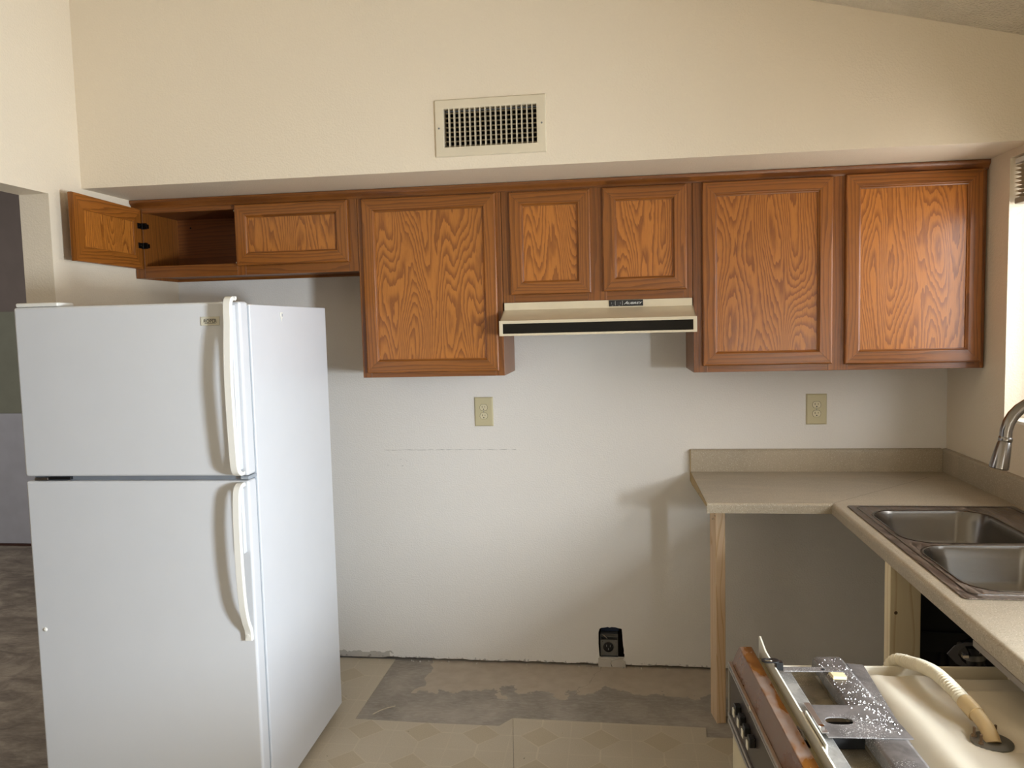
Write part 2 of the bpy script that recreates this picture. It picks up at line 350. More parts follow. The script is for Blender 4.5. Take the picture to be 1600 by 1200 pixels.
# ------------------------------------------------------------------ mesh helpers
class MB:
    def __init__(s): s.v = []; s.f = []
    def add(s, vs, fs):
        k = len(s.v); s.v += [tuple(v) for v in vs]; s.f += [tuple(i+k for i in f) for f in fs]; return s
    def box(s, x0, x1, y0, y1, z0, z1):
        x0, x1 = sorted((x0, x1)); y0, y1 = sorted((y0, y1)); z0, z1 = sorted((z0, z1))
        return s.add([(x0, y0, z0), (x1, y0, z0), (x1, y1, z0), (x0, y1, z0), (x0, y0, z1), (x1, y0, z1), (x1, y1, z1), (x0, y1, z1)],
                     [(0, 3, 2, 1), (4, 5, 6, 7), (0, 1, 5, 4), (1, 2, 6, 5), (2, 3, 7, 6), (3, 0, 4, 7)])
    def plate(s, outer, holes, a, b, axis='z'):
        """polygon with holes extruded from a to b; axis z: (x,y), y: (x,z), x: (y,z)"""
        def P(p, h):
            return (p[0], p[1], h) if axis == 'z' else (p[0], h, p[1]) if axis == 'y' else (h, p[0], p[1])
        loops = [list(outer)] + [list(q) for q in holes]
        def ar(l): return sum(l[i][0]*l[(i+1) % len(l)][1]-l[(i+1) % len(l)][0]*l[i][1] for i in range(len(l)))
        if ar(loops[0]) < 0: loops[0].reverse()
        for l in loops[1:]:
            if ar(l) > 0: l.reverse()
        tri = tessellate_polygon([[Vector((p[0], p[1], 0)) for p in l] for l in loops]); flat = [p for l in loops for p in l]
        n = len(flat); vs = [P(p, a) for p in flat]+[P(p, b) for p in flat]; fs = []
        for t in tri:
            t = list(t); A, B, C = (flat[i] for i in t)
            if (B[0]-A[0])*(C[1]-A[1])-(C[0]-A[0])*(B[1]-A[1]) < 0: t.reverse()
            fs.append(tuple(t[::-1])); fs.append(tuple(i+n for i in t))
        k = 0
        for l in loops:
            for i in range(len(l)):
                j = (i+1) % len(l); fs.append((k+i, k+j, k+j+n, k+i+n))
            k += len(l)
        return s.add(vs, fs)
    def loft(s, rings, closed=True, cap=True):
        n = len(rings[0]); vs = [p for r in rings for p in r]; fs = []
        for i in range(len(rings)-1):
            for j in range(n if closed else n-1):
                k = (j+1) % n; fs.append((i*n+j, i*n+k, (i+1)*n+k, (i+1)*n+j))
        if cap: fs.append(tuple(range(n))[::-1]); fs.append(tuple((len(rings)-1)*n+j for j in range(n)))
        return s.add(vs, fs)
    def tube(s, path, r, n=12, cap=True, flat=None):
        path = [Vector(p) for p in path]; rings = []; up_ = None
        for i, p in enumerate(path):
            t = (path[min(i+1, len(path)-1)]-path[max(i-1, 0)]).normalized()
            if up_ is None: up_ = t.orthogonal().normalized()
            up_ = (up_ - t*up_.dot(t)).normalized(); b = t.cross(up_)
            rr = r[i] if isinstance(r, (list, tuple)) else r
            rings.append([tuple(p+(up_*math.cos(a)+b*math.sin(a))*rr) for a in [2*PI*j/n for j in range(n)]])
        return s.loft(rings, True, cap)
    def lathe(s, prof, c=(0, 0, 0), n=24, axis=(0, 0, 1)):
        q = Vector((0, 0, 1)).rotation_difference(Vector(axis).normalized()); c = Vector(c)
        return s.loft([[tuple(c+q @ Vector((r*math.cos(2*PI*j/n), r*math.sin(2*PI*j/n), z))) for j in range(n)] for r, z in prof])
    def build(s, name, mat, parent=None, bevel=0, smooth=None, seg=2, label=None, sharp=40):
        me = bpy.data.meshes.new(name); me.from_pydata(s.v, [], s.f); me.validate()
        bm = bmesh.new(); bm.from_mesh(me); bmesh.ops.recalc_face_normals(bm, faces=bm.faces); bm.to_mesh(me); bm.free()
        me.materials.append(mat)
        o = bpy.data.objects.new(name, me); COL.objects.link(o)
        if parent is not None: o.parent = parent
        if smooth is None: smooth = False
        if smooth or bevel:
            for p in me.polygons: p.use_smooth = True
            if not bevel:
                me.set_sharp_from_angle(angle=math.radians(sharp))
        if bevel:
            m = o.modifiers.new('bevel', 'BEVEL'); m.width = bevel; m.segments = seg; m.limit_method = 'ANGLE'; m.angle_limit = math.radians(35); m.harden_normals = True
        if label: o['label'] = label
        return o
def struct(o): o['kind'] = 'structure'; return o
def tag(o, label, cat, group=None):
    o['label'] = label; o['category'] = cat
    if group: o['group'] = group
    return o
def thing(name, label, cat, loc=(0, 0, 0), rz=0, group=None):
    o = bpy.data.objects.new(name, None); COL.objects.link(o); o.location = loc; o.rotation_euler = (0, 0, rz)
    o.empty_display_size = .05
    return tag(o, label, cat, group)
def bx(name, mat, parent, x0, x1, y0, y1, z0, z1, bevel=0, label=None, seg=2):
    return MB().box(x0, x1, y0, y1, z0, z1).build(name, mat, parent, bevel, label=label, seg=seg)
def text(name, body, size, mat, parent, M4, extrude=.0003, shear=0, align='LEFT', sx=1.0):
    c = bpy.data.curves.new(name, 'FONT'); c.body = body; c.size = size; c.extrude = extrude; c.shear = shear; c.align_x = align; c.resolution_u = 3
    c.offset = size*.012
    tmp = bpy.data.objects.new('tmp', c); COL.objects.link(tmp); bpy.context.view_layer.update()
    me = bpy.data.meshes.new_from_object(tmp.evaluated_get(bpy.context.evaluated_depsgraph_get())); me.name = name
    bpy.data.objects.remove(tmp, do_unlink=True); me.materials.clear(); me.materials.append(mat)
    o = bpy.data.objects.new(name, me); COL.objects.link(o)
    o.parent = parent; o.matrix_local = M4 @ Matrix.Diagonal((sx, 1, 1, 1)); return o

# ------------------------------------------------------------------ dimensions
XL, XR, SD, ZS = -2.070, 1.410, .658, 2.167          # side walls, soffit depth and underside
ceil_z = lambda x: 2.676 - .240*(x-.682)

# ------------------------------------------------------------------ room shell
rj = lambda a: random.uniform(-a, a)
# back wall: drywall sheet with the ragged outlet hole, its foot stopping just short of the slab
foot = []
x = XR
while x > XL:
    foot.append((x, .006 + (abs(rj(.007)) if -1.1 < x < .45 else .001))); x -= random.uniform(.012, .05)
foot.append((XL, .006))
holex = [(-.088, .040), (-.092, .10), (-.091, .160), (-.086, .176), (-.078, .181), (-.062, .183), (-.048, .186), (-.040, .183), (-.030, .186), (-.012, .185), (.000, .181), (.008, .180),
         (.016, .178), (.018, .150), (.021, .10), (.025, .075), (.024, .062), (.028, .055), (.026, .040)]
bw = MB().plate([(XL, ZS+.3), (XR+.14, ZS+.3), (XR+.14, .006)] + foot, [holex], 0, .013, 'y').build('wall_back', M_WALL)
struct(bw)
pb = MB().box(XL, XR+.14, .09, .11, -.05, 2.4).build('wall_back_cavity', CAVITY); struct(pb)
# soffit over the cabinets: front face with the register opening, and its underside
vx0, vx1, vz0, vz1 = -.610, -.262, 2.243, 2.390
MB().plate([(XL-.0, ZS), (XR, ZS), (XR, ceil_z(XR)+.05), (XL, ceil_z(XL)+.05)], [[(vx0, vz0), (vx1, vz0), (vx1, vz1), (vx0, vz1)]], -SD, -SD+.05, 'y').build('wall_soffit_front', M_SOFFIT)
struct(bpy.data.objects['wall_soffit_front'])
struct(bx('ceiling_soffit_underside', M_SOFFIT, None, XL, XR, -SD+.0005, 0.0, ZS+.0005, ZS+.05))
# left wall with the doorway
MB().plate([(1.82, -.05), (1.82, 4.0), (-6, 4.0), (-6, -.05), (-3.2, -.05), (-3.2, 2.119), (-.845, 2.119), (-.845, -.05)], [], XL, XL-.120, 'x').build('wall_left', M_SOFFIT)
struct(bpy.data.objects['wall_left'])
# right wall with sink window and an unseen glazed door kept to let light in
WY0, WY1, WZ0, WZ1 = -1.75, -.497, 1.198, 2.14
DY0, DY1, DZ1 = -5.6, -4.0, 2.06
VY0, VY1, VZ0, VZ1 = -3.45, -2.58, .985, 1.86
MB().plate([(.12, -.05), (.12, 2.7), (-6, 2.7), (-6, -.05), (DY0, -.05), (DY0, DZ1), (DY1, DZ1), (DY1, -.05)],
           [[(WY0, WZ0), (WY1, WZ0), (WY1, WZ1), (WY0, WZ1)], [(VY0, VZ0), (VY1, VZ0), (VY1, VZ1), (VY0, VZ1)]], XR, XR+.15, 'x').build('wall_right', M_SOFFIT)
struct(bpy.data.objects['wall_right'])
struct(MB().plate([(XL-.2, ceil_z(XL-.2)), (XR+.15, ceil_z(XR+.15)), (XR+.15, ceil_z(XR+.15)+.1), (XL-.2, ceil_z(XL-.2)+.1)], [], .12, -6, 'y').build('ceiling', M_CEIL))
struct(bx('wall_rear', M_SOFFIT, None, -6, XR+.15, -6.12, -6, -.05, 4.3))
struct(bx('floor', CONC, None, -6, XR+.15, -6, 1.95, -.12, -.003))
# next room seen through the doorway
struct(bx('wall_far_upper', M_GREY_WALL, None, -6, XL-.12, 1.82, 1.95, 0, 2.75))
struct(bx('wall_far_greenboard', M_GREENBOARD, None, -6, XL-.125, 1.800, 1.819, 1.014, 1.777))
struct(bx('wall_far_lower', M_PALE_WALL, None, -6, XL-.125, 1.795, 1.819, .012, 1.012))
struct(bx('trim_1', plain('dark_tack_strip', '4a2f28', .8), None, -6, XL-.125, 1.78, 1.819, -.003, .010))
struct(bx('wall_far_side', M_GREY_WALL, None, -6.1, -6, -6, 1.95, -.05, 2.75))
struct(bx('ceiling_far_room', M_CEIL, None, -6, XL-.12, -6, 1.95, 2.75, 2.85))

# sheet vinyl, two sheets meeting at a seam, cut away where the range stood
g = struct(MB().plate([(XL+.001, 0), (-1.066, 0), (-1.073, -.572), (-.78, -.580), (-.476, -.580), (-.462, -.560), (-.430, -.514), (-.3815, -.869), (-.16, -2.6), (.2, -5.99), (XL+.001, -5.99)], [], -.0028, 0).build('floor_vinyl_left', VINYL))
g = struct(MB().plate([(-.4285, -.514), (.335, -.527), (.329, -.599), (XR-.001, -.592), (XR-.001, -5.99), (.2015, -5.99), (-.1585, -2.6), (-.380, -.869)], [], -.0028, 0).build('floor_vinyl_right', VINYL))
# curled sliver of vinyl lying on the slab
tag(MB().tube([(-1.010, -.535, .003), (-.985, -.508, .007), (-.960, -.487, .008), (-.935, -.462, .004)], .0022, 5).build('vinyl_sliver', VINYL), 'thin pale curled sliver lying on the grey slab corner', 'debris')

# sink window
def window(name, y0, y1, z0, z1, mull):
    e = bpy.data.objects.new(name, None); COL.objects.link(e); e.location = (XR+.13, (y0+y1)/2, z0); struct(e)
    a, b, c = (y0-y1)/2, (y1-y0)/2, z1-z0; w = .045
    bx('sash_bar', VINYLFR, e, -.03, .02, a, b, 0, w, .004); bx('sash_bar', VINYLFR, e, -.03, .02, a, b, c-w, c, .004)
    bx('sash_bar', VINYLFR, e, -.03, .02, a, a+w, w, c-w, .004); bx('sash_bar', VINYLFR, e, -.03, .02, b-w, b, w, c-w, .004)
    n = mull
    for i in range(1, n): 
        yy = a+(b-a)*i/n; bx('sash_bar', VINYLFR, e, -.03, .02, yy-w/2, yy+w/2, w, c-w, .004)
    for i in range(n):
        p, q = a+(b-a)*i/n, a+(b-a)*(i+1)/n
        bx('pane', GLASS, e, -.006, -.001, p+w*(.98 if i == 0 else .49), q-w*(.98 if i == n-1 else .49), w*.98, c-w*.98)
    return e
window('window_1', WY0+.001, WY1-.001, WZ0+.001, WZ1-.001, 2)
window('window_2', VY0+.001, VY1-.001, VZ0+.001, VZ1-.001, 1)
window('door_1', DY0+.001, DY1-.001, .0, DZ1-.001, 2)
struct(bx('trim_2', REVEAL, None, XR+.002, XR+.098, WY0+.001, WY1-.001, WZ0+.0005, WZ0+.010))
# pleated blind drawn up in the window head
bl = thing('pleated_blind', 'beige pleated blind drawn up at the head of the sink window', 'blind', (XR+.032, -1.12, 1.975))
bx('bottom_rail', plain('blind_rail', 'a29a88', .5), bl, -.022, .022, -.61, .61, .0, .022, .004)
for k in range(8):
    z0 = .024+k*.0145
    MB().loft([[(-.024, yy, z0+.007), (0, yy, z0), (.024, yy, z0+.007), (0, yy, z0+.0140)] for yy in (-.605, .605)]).build('pleat', BLIND, bl)
bx('head_rail', VINYLFR, bl, -.022, .022, -.61, .61, .141, .160, .003)

# ------------------------------------------------------------------ upper cabinets
CF = -.335                      # front plane of the face frames
DP = [(0, .001), (0, -.013), (.001, -.0155), (.003, -.0172), (.006, -.0180), (.047, -.0192), (.0485, -.0188), (.0495, -.0175), (.0525, -.0125), (.0555, -.0115), (.0560, -.0100), (.0560, .001)]
def door(parent, x0, x1, z0, z1, y, M4=None, sc=1.0, panel_mat=None):
    """mitred frame door; the panel is the door's own mesh, frame pieces are sub-parts. front faces -Y"""
    prof = [(d*sc, h) for d, h in DP]; w = .050*sc
    T = (lambda p: tuple(M4 @ Vector(p))) if M4 is not None else (lambda p: p)
    b = MB().box(x0+w, x1-w, y-.006, y-.0002, z0+w, z1-w); b.v = [T(p) for p in b.v]
    d = b.build('door', panel_mat or OAK_P, parent)
    def piece(name, f0, f1, mat):
        r0 = [T(f0(a, y+h)) for a, h in prof]; r1 = [T(f1(a, y+h)) for a, h in prof]
        MB().loft([r0, r1]).build(name, mat, d, smooth=True, sharp=9)
    g_ = .0003
    piece('door_rail', lambda a, h: (x0+a+g_, h, z0+a), lambda a, h: (x1-a-g_, h, z0+a), OAK_X)
    piece('door_rail', lambda a, h: (x0+a+g_, h, z1-a), lambda a, h: (x1-a-g_, h, z1-a), OAK_X)
    piece('door_stile', lambda a, h: (x0+a, h, z0+a+g_), lambda a, h: (x0+a, h, z1-a-g_), OAK_Z)
    piece('door_stile', lambda a, h: (x1-a, h, z0+a+g_), lambda a, h: (x1-a, h, z1-a-g_), OAK_Z)
    return d
def cabinet(label, x0, x1, z0, z1, stiles, rail_b, rail_t, name='wall_cabinet'):
    """stiles: list of (x0,x1) world; carcass + face frame; local origin at back bottom left"""
    t = thing(name, label, 'cabinet', (x0, -.0008, z0), 0, 'oak wall cabinets under the soffit')
    w, h = x1-x0-.0016, z1-z0; D = CF+.0008; p = .014
    bx('side_panel', OAK_SIDE, t, 0, p, D+.019, 0, 0, h); bx('side_panel', OAK_SIDE, t, w-p, w, D+.019, 0, 0, h)
    bx('bottom_panel', OAK_IN, t, p, w-p, D+.019, -.006, .012, .012+p); bx('top_panel', OAK_IN, t, p, w-p, D+.019, -.006, h-p-.02, h-.02)
    bx('back_panel', OAK_IN, t, p, w-p, -.006, 0, .002, h-.002)
    bx('back_rail', OAK_X, t, p, w-p, -.026, -.006, 0, .012)
    for a, b in stiles:
        bx('face_stile', OAK_FF_Z, t, a-x0, min(b-x0, w), D, D+.019, 0, h, .0015)
    for i in range(len(stiles)-1):
        a, b = stiles[i][1]-x0, stiles[i+1][0]-x0
        bx('face_rail', OAK_FF_X, t, a, b, D+.0003, D+.019, 0, rail_b-z0, .0012); bx('face_rail', OAK_FF_X, t, a, b, D+.0003, D+.019, rail_t-z0, h, .0012)
    return t
ZT = 2.158
XB, XC1, XC2, XD = -1.0585, -.4494, .3161, 1.4075
def ldoor(t, x0, x1, z0, z1, **k):
    o = t.location; return door(t, x0-o.x, x1-o.x, z0-o.z, z1-o.z, CF-.001-o.y, **k)
# over the fridge, left door swung open
c1 = cabinet('short oak wall cabinet over the fridge, its left door hanging open', XL+.003, XB, 1.8323, ZT, [(XL+.003, -2.024), (-1.598, -1.560), (-1.100, XB-.0016)], 1.884, 2.112)
# centre stile is narrow and hidden by the closed door
ldoor(c1, -1.594, -1.096, 1.872, 2.128)
o = c1.location
hx, hy = -2.030-o.x, CF-.0035-o.y
A = Matrix.Translation((hx, hy, 0)) @ Matrix.Rotation(math.radians(-86), 4, 'Z') 
od = door(c1, 0.006, .478, 1.872-o.z, 2.128-o.z, -.003, A)
MBb = MB().box(.012, .472, -.0028, .0030, 1.878-o.z, 2.122-o.z)
# back of the open door: flat panel with mitred frame, facing the viewer
def back_frame():
    prof = [(.0, -.002), (.0, .0025), (.056, .0025), (.0575, -.001)]
    x0, x1, z0, z1 = .007, .477, 1.873-o.z, 2.127-o.z
    T = lambda p: tuple(A @ Vector(p))
    for nm, f0, f1, mt in (('back_rail', lambda a, h: (x0+a, h, z0+a), lambda a, h: (x1-a, h, z0+a), OAK_Y), ('back_rail', lambda a, h: (x0+a, h, z1-a), lambda a, h: (x1-a, h, z1-a), OAK_Y),
                       ('back_stile', lambda a, h: (x0+a, h, z0+a), lambda a, h: (x0+a, h, z1-a), OAK_Z), ('back_stile', lambda a, h: (x1-a, h, z0+a), lambda a, h: (x1-a, h, z1-a), OAK_Z)):
        MB().loft([[T(f0(a, h)) for a, h in prof], [T(f1(a, h)) for a, h in prof]]).build(nm, mt, od, smooth=True)
back_frame()
def hinge(par, z):
    """two leaves and a knuckle; one leaf on the open door's back, one inside the stile"""
    T = lambda p: tuple(A @ Vector(p))
    b = MB()
    m_ = MB().box(.008, .036, .0025, .0055, z-.012, z+.012); b.add([T(p) for p in m_.v], m_.f)
    m_ = MB().box(.014, .026, .0055, .009, z-.004, z+.010); b.add([T(p) for p in m_.v], m_.f)
    q = A @ Vector((.0, .004, 0)); b.tube([(q.x+.002, q.y-.002, z-.013), (q.x+.002, q.y-.002, z+.013)], .0042, 8)
    b.box(hx+.005, hx+.026, hy-.004, hy+.0035, z-.013, z+.013); b.box(hx+.020, hx+.030, hy-.006, hy+.012, z-.010, z+.008)
    b.build('hinge', HINGE, par, .0008)
hinge(c1, 2.056-o.z); hinge(c1, 1.972-o.z)
for zz in (2.106, 1.886): MB().lathe([(.0, -.003), (.0045, -.003), (.0045, .0), (.003, .0015), (0, .0015)], (-1.600-o.x, CF-o.y-.001, zz-o.z), 10, (0, -1, 0)).build('bumper_pad', WHITEP, c1)
MB().lathe([(0, -.002), (.004, -.002), (.004, .001), (0, .002)], (-1.985-o.x, -.012-o.y, 2.085-o.z), 8, (0, -1, 0)).build('screw', HINGE, c1)
# tall single door
c2 = cabinet('tall single-door oak wall cabinet between the fridge cabinet and the hood', XB, XC1, 1.3816, ZT, [(XB, -1.020), (-.488, XC1-.0016)], 1.421, 2.112)
ldoor(c2, -1.036, -.472, 1.402, 2.127)
# over the hood
c3 = cabinet('short two-door oak wall cabinet directly above the range hood', XC1, XC2, 1.6812, ZT, [(XC1, -.402), (-.102, -.026), (.279, XC2-.0016)], 1.730, 2.112)
ldoor(c3, -.416, -.088, 1.712, 2.125); ldoor(c3, -.040, .291, 1.716, 2.128)
# tall pair by the window
c4 = cabinet('tall two-door oak wall cabinet above the worktop by the window', XC2, XD, 1.3816, ZT, [(XC2, .372), (.833, .908), (1.374, XD-.0016)], 1.424, 2.114)
ldoor(c4, .352, .846, 1.408, 2.130); ldoor(c4, .893, 1.389, 1.405, 2.134)
# crown moulding running along all four
prof = [(-.3352, 2.132), (-.339, 2.132), (-.341, 2.138), (-.346, 2.145), (-.351, 2.149), (-.355, 2.155), (-.3555, 2.1655), (-.3352, 2.1655)]
tag(MB().loft([[(XL+.002, y, z) for y, z in prof], [(XD+.001, y, z) for y, z in prof]]).build('crown_moulding', oak('oak_dark_moulding', 'X', .66, warm=.15), smooth=True),
    'long dark oak moulding capping the whole run of wall cabinets', 'moulding')

# ------------------------------------------------------------------ air register on the soffit
v = thing('air_register', 'cream metal air register with dark grid, high on the wall', 'vent', (-.4364, -SD, 2.213))
X0, X1, Z0, Z1 = -.205, .205, 0, .206; fw_ = .034
vp = [(0, -.0002), (0, -.003), (.003, -.008), (fw_-.004, -.0095), (fw_, -.008), (fw_, .012), (fw_-.0012, .012), (fw_-.0012, -.0002)]
def vpiece(f0, f1): MB().loft([[f0(a, h) for a, h in vp], [f1(a, h) for a, h in vp]]).build('frame_piece', REG, v, smooth=True)
vpiece(lambda a, h: (X0+a, h, Z0+a), lambda a, h: (X1-a, h, Z0+a)); vpiece(lambda a, h: (X0+a, h, Z1-a), lambda a, h: (X1-a, h, Z1-a))
vpiece(lambda a, h: (X0+a, h, Z0+a), lambda a, h: (X0+a, h, Z1-a)); vpiece(lambda a, h: (X1-a, h, Z0+a), lambda a, h: (X1-a, h, Z1-a))
for i in range(17):
    xx = X0+fw_+.0185+i*.01915
    ang = .10
    MB().loft([[(xx-.0011, -.006, z), (xx+.0011, -.006, z), (xx+.0011+ang*.02, .012, z), (xx-.0011+ang*.02, .012, z)] for z in (Z0+fw_, Z1-fw_)]).build('upright_vane', REG, v)
for i in range(8):
    zz = Z0+fw_+.009+i*.0170
    MB().box(X0+fw_, X1-fw_, .014, .030, zz-.0007, zz+.0007).build('level_vane', REG, v)
for sx in (X0+.016, X1-.016):
    MB().lathe([(0, -.001), (.0035, -.001), (.0035, .0012), (.002, .002), (0, .002)], (sx, -.0088, .103), 10, (0, -1, 0)).build('screw', GALV, v)
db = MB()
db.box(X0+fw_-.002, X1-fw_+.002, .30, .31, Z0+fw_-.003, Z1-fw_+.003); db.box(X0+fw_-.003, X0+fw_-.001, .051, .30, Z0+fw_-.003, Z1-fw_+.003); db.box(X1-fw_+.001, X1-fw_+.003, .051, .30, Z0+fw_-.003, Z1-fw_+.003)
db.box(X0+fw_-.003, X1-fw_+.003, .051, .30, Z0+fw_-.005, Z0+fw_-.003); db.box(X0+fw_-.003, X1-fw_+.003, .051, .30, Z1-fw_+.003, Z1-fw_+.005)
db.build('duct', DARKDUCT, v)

# ------------------------------------------------------------------ range hood
HX0, HX1 = XC1+.002, XC2-.002
hd = thing('range_hood', 'cream range hood with a black glass front strip', 'range hood', ((HX0+HX1)/2, -.0008, 1.547))
hw = (HX1-HX0)/2; oy = .0008
pr = [(-.006, 0), (-.006, .1335), (-.3445, .1335), (-.3445, .104), (-.461, .0595), (-.461, 0)]
sh = MB()
sh.loft([[(-hw, y, z) for y, z in pr[1:5]+[(-.461, .003), (-.457, .003), (-.457, .0565), (-.343, .100), (-.343, .129), (-.006, .129)]], [(hw, y, z) for y, z in pr[1:5]+[(-.461, .003), (-.457, .003), (-.457, .0565), (-.343, .100), (-.343, .129), (-.006, .129)]]])
sh.plate([(-.001, .0), (-.001, .1335), (-.3445, .1335), (-.3445, .104), (-.461, .0595), (-.461, 0)], [], -hw, -hw+.003, 'x').plate([(-.001, .0), (-.001, .1335), (-.3445, .1335), (-.3445, .104), (-.461, .0595), (-.461, 0)], [], hw, hw-.003, 'x')
sh.build('body', CREAM, hd)
MB().plate([(-hw-.003, 0), (hw+.003, 0), (hw+.003, .0605), (-hw-.003, .0605)], [[(-hw+.011, .009), (hw-.011, .009), (hw-.011, .048), (-hw+.011, .048)]], -.4612, -.469, 'y').build('front_bezel', CREAM, hd, .0012)
bx('glass_strip', BGLASS, hd, -hw+.0105, hw-.0105, -.4655, -.4613, .0085, .0485)
bx('grease_filter', GALV, hd, -hw+.02, hw-.02, -.43, -.03, .020, .030)
sw = MB().box(.049, .185, -.3475, -.3446, .108, .1325).build('switch_plate', BLACK, hd, .0005)
SM = plain('switch_grey', '8f8f8c', .4); SD_ = plain('slider_dark', '2b2b2d', .35)
bx('divider', SM, sw, .0725, .0755, -.3482, -.3475, .1115, .129); bx('divider', SM, sw, .101, .104, -.3482, -.3475, .1115, .129)
bx('slider', SD_, sw, .056, .069, -.3510, -.3475, .115, .127, .001); bx('slider', SD_, sw, .081, .096, -.3510, -.3475, .115, .127, .001)
bx('slider_mark', SM, sw, .058, .0595, -.3514, -.3510, .117, .125); bx('slider_mark', SM, sw, .0935, .095, -.3514, -.3510, .117, .125)
bx('legend_mark', SM, sw, .059, .066, -.3480, -.3475, .1095, .111); bx('legend_mark', SM, sw, .086, .093, -.3480, -.3475, .1095, .111)
LET = plain('pale_lettering', 'dcdcd6', .4)
RX = Matrix.Rotation(PI/2, 4, 'X')
text('lettering', 'A', .0165, LET, sw, Matrix.Translation((.109, -.3478, .1155)) @ RX, shear=.45, sx=1.25)
text('lettering', 'UBREY', .0118, LET, sw, Matrix.Translation((.1225, -.3478, .1155)) @ RX, shear=.35, sx=1.55)

# ------------------------------------------------------------------ outlets
def outlet(label, cx, cz):
    t = thing('wall_outlet', label, 'outlet', (cx, -.0002, cz), 0, 'ivory double outlets on the back wall')
    w, h = .0435, .0675
    MB().loft([[(-w, 0, -h), (w, 0, -h), (w, 0, h), (-w, 0, h)], [(-w, -.002, -h), (w, -.002, -h), (w, -.002, h), (-w, -.002, h)], [(-w+.005, -.0065, -h+.005), (w-.005, -.0065, -h+.005), (w-.005, -.0065, h-.005), (-w+.005, -.0065, h-.005)]]).build('cover_plate', IVORY, t, .0006)
    for zc in (.0195, -.0195):
        pts = []
        for k in range(28):
            a = 2*PI*k/28; px, pz = .0172*math.cos(a), .0172*math.sin(a)
            pts.append((px, zc+max(-.0140, min(.0140, pz))))
        big = [(p[0]*1.07, zc+(p[1]-zc)*1.08) for p in pts]
        MB().plate(big, [], -.0066, -.0062, 'y').build('shadow_gap', DARKDUCT, t)
        r = MB().plate(pts, [], -.0078, -.0064, 'y').build('receptacle', IVORY2, t)
        bx('slot', BLACK, r, -.0078, -.0058, -.0081, -.0077, zc-.001, zc+.0075); bx('slot', BLACK, r, .0052, .0070, -.0081, -.0077, zc, zc+.0065)
        MB().lathe([(0, 0), (.0026, 0), (.0026, .0005), (0, .0005)], (0, -.0077, zc-.0078), 10, (0, -1, 0)).build('ground_hole', BLACK, r)
    MB().lathe([(0, 0), (.0026, 0), (.002, .0012), (0, .0014)], (0, -.0063, 0), 10, (0, -1, 0)).build('screw', GALV, t)
outlet('ivory wall outlet under the tall cabinet left of the hood', -.6005, 1.194)
outlet('ivory wall outlet above the worktop, right of the hood', .873, 1.1905)

# ------------------------------------------------------------------ open electrical box in the wall
eb = thing('electrical_box', 'metal electrical box with round black socket in a hole at floor level', 'electrical box', (-.038, .018, .04))
b_ = MB(); b_.box(-.045, .036, .028, .030, .002, .108)
b_.box(-.045, -.043, -.012, .030, .0, .110); b_.box(.034, .036, -.012, .030, 0, .110); b_.box(-.045, .036, -.012, .030, .108, .110); b_.box(-.045, .036, -.012, .030, 0, .002)
b_.build('box_shell', GALV, eb)
MB().plate([(-.043, .004), (.033, .004), (.033, .076), (.026, .079), (-.036, .079), (-.043, .074)], [[(-.009+.0245*math.cos(2*PI*k/20), .044+.0245*math.sin(2*PI*k/20)) for k in range(20)]], -.004, -.0015, 'y').build('mounting_plate', GALV, eb)
MB().lathe([(0, 0), (.0235, 0), (.0235, .012), (.020, .0135), (.019, .009), (0, .009)], (-.009, .0065, .044), 20, (0, -1, 0)).build('socket', BLACK, eb)
for a in (.5, 2.5, 4.7): 
    MB().box(-.0012, .0012, -.0035, -.0022, -.005, .005).build('socket_slot', SM, eb).location = (-.009+.010*math.cos(a), 0, .044+.010*math.sin(a))
for px, pz in ((-.036, .070), (.026, .070), (-.036, .014), (.026, .014), (-.005, .0735)):
    MB().lathe([(0, 0), (.003, 0), (.002, .002), (0, .002)], (px, -.004, pz), 8, (0, -1, 0)).build('screw', BRIGHT, eb)
MB().tube([(-.034, -.006, .104), (-.024, -.009, .098), (-.014, -.008, .086)], .002, 6).build('bracket_arm', BRIGHT, eb)
bx('divider_bar', GALV, eb, -.043, .034, -.008, -.006, .095, .0975)
bx('blue_box_back', BLUEBOX, eb, -.042, .040, .020, .024, .112, .146)
# cracked plaster patch below the hole
pp = thing('plaster_patch', 'cracked grey plaster patch under the electrical box', 'plaster patch', (-.03, -.0015, -.002))
MB().plate([(-.064, -.001), (-.002, -.002), (-.006, .012), (-.0095, .018), (-.003, .030), (-.005, .036), (-.030, .034), (-.036, .031), (-.064, .038)], [], -.004, .001, 'y').build('plaster_chunk', PLASTER, pp, .0008)
MB().plate([(.0005, -.002), (.062, -.001), (.060, .024), (.046, .034), (.020, .036), (-.0005, .030), (-.007, .018), (-.003, .012)], [], -.0045, .001, 'y').build('plaster_chunk', PLASTER, pp, .0008)
MB().plate([(-.064, .039), (-.036, .032), (-.030, .035), (.050, .037), (.052, .042), (-.05, .044)], [], -.003, .001, 'y').build('plaster_chunk', PLASTER, pp, .0008)
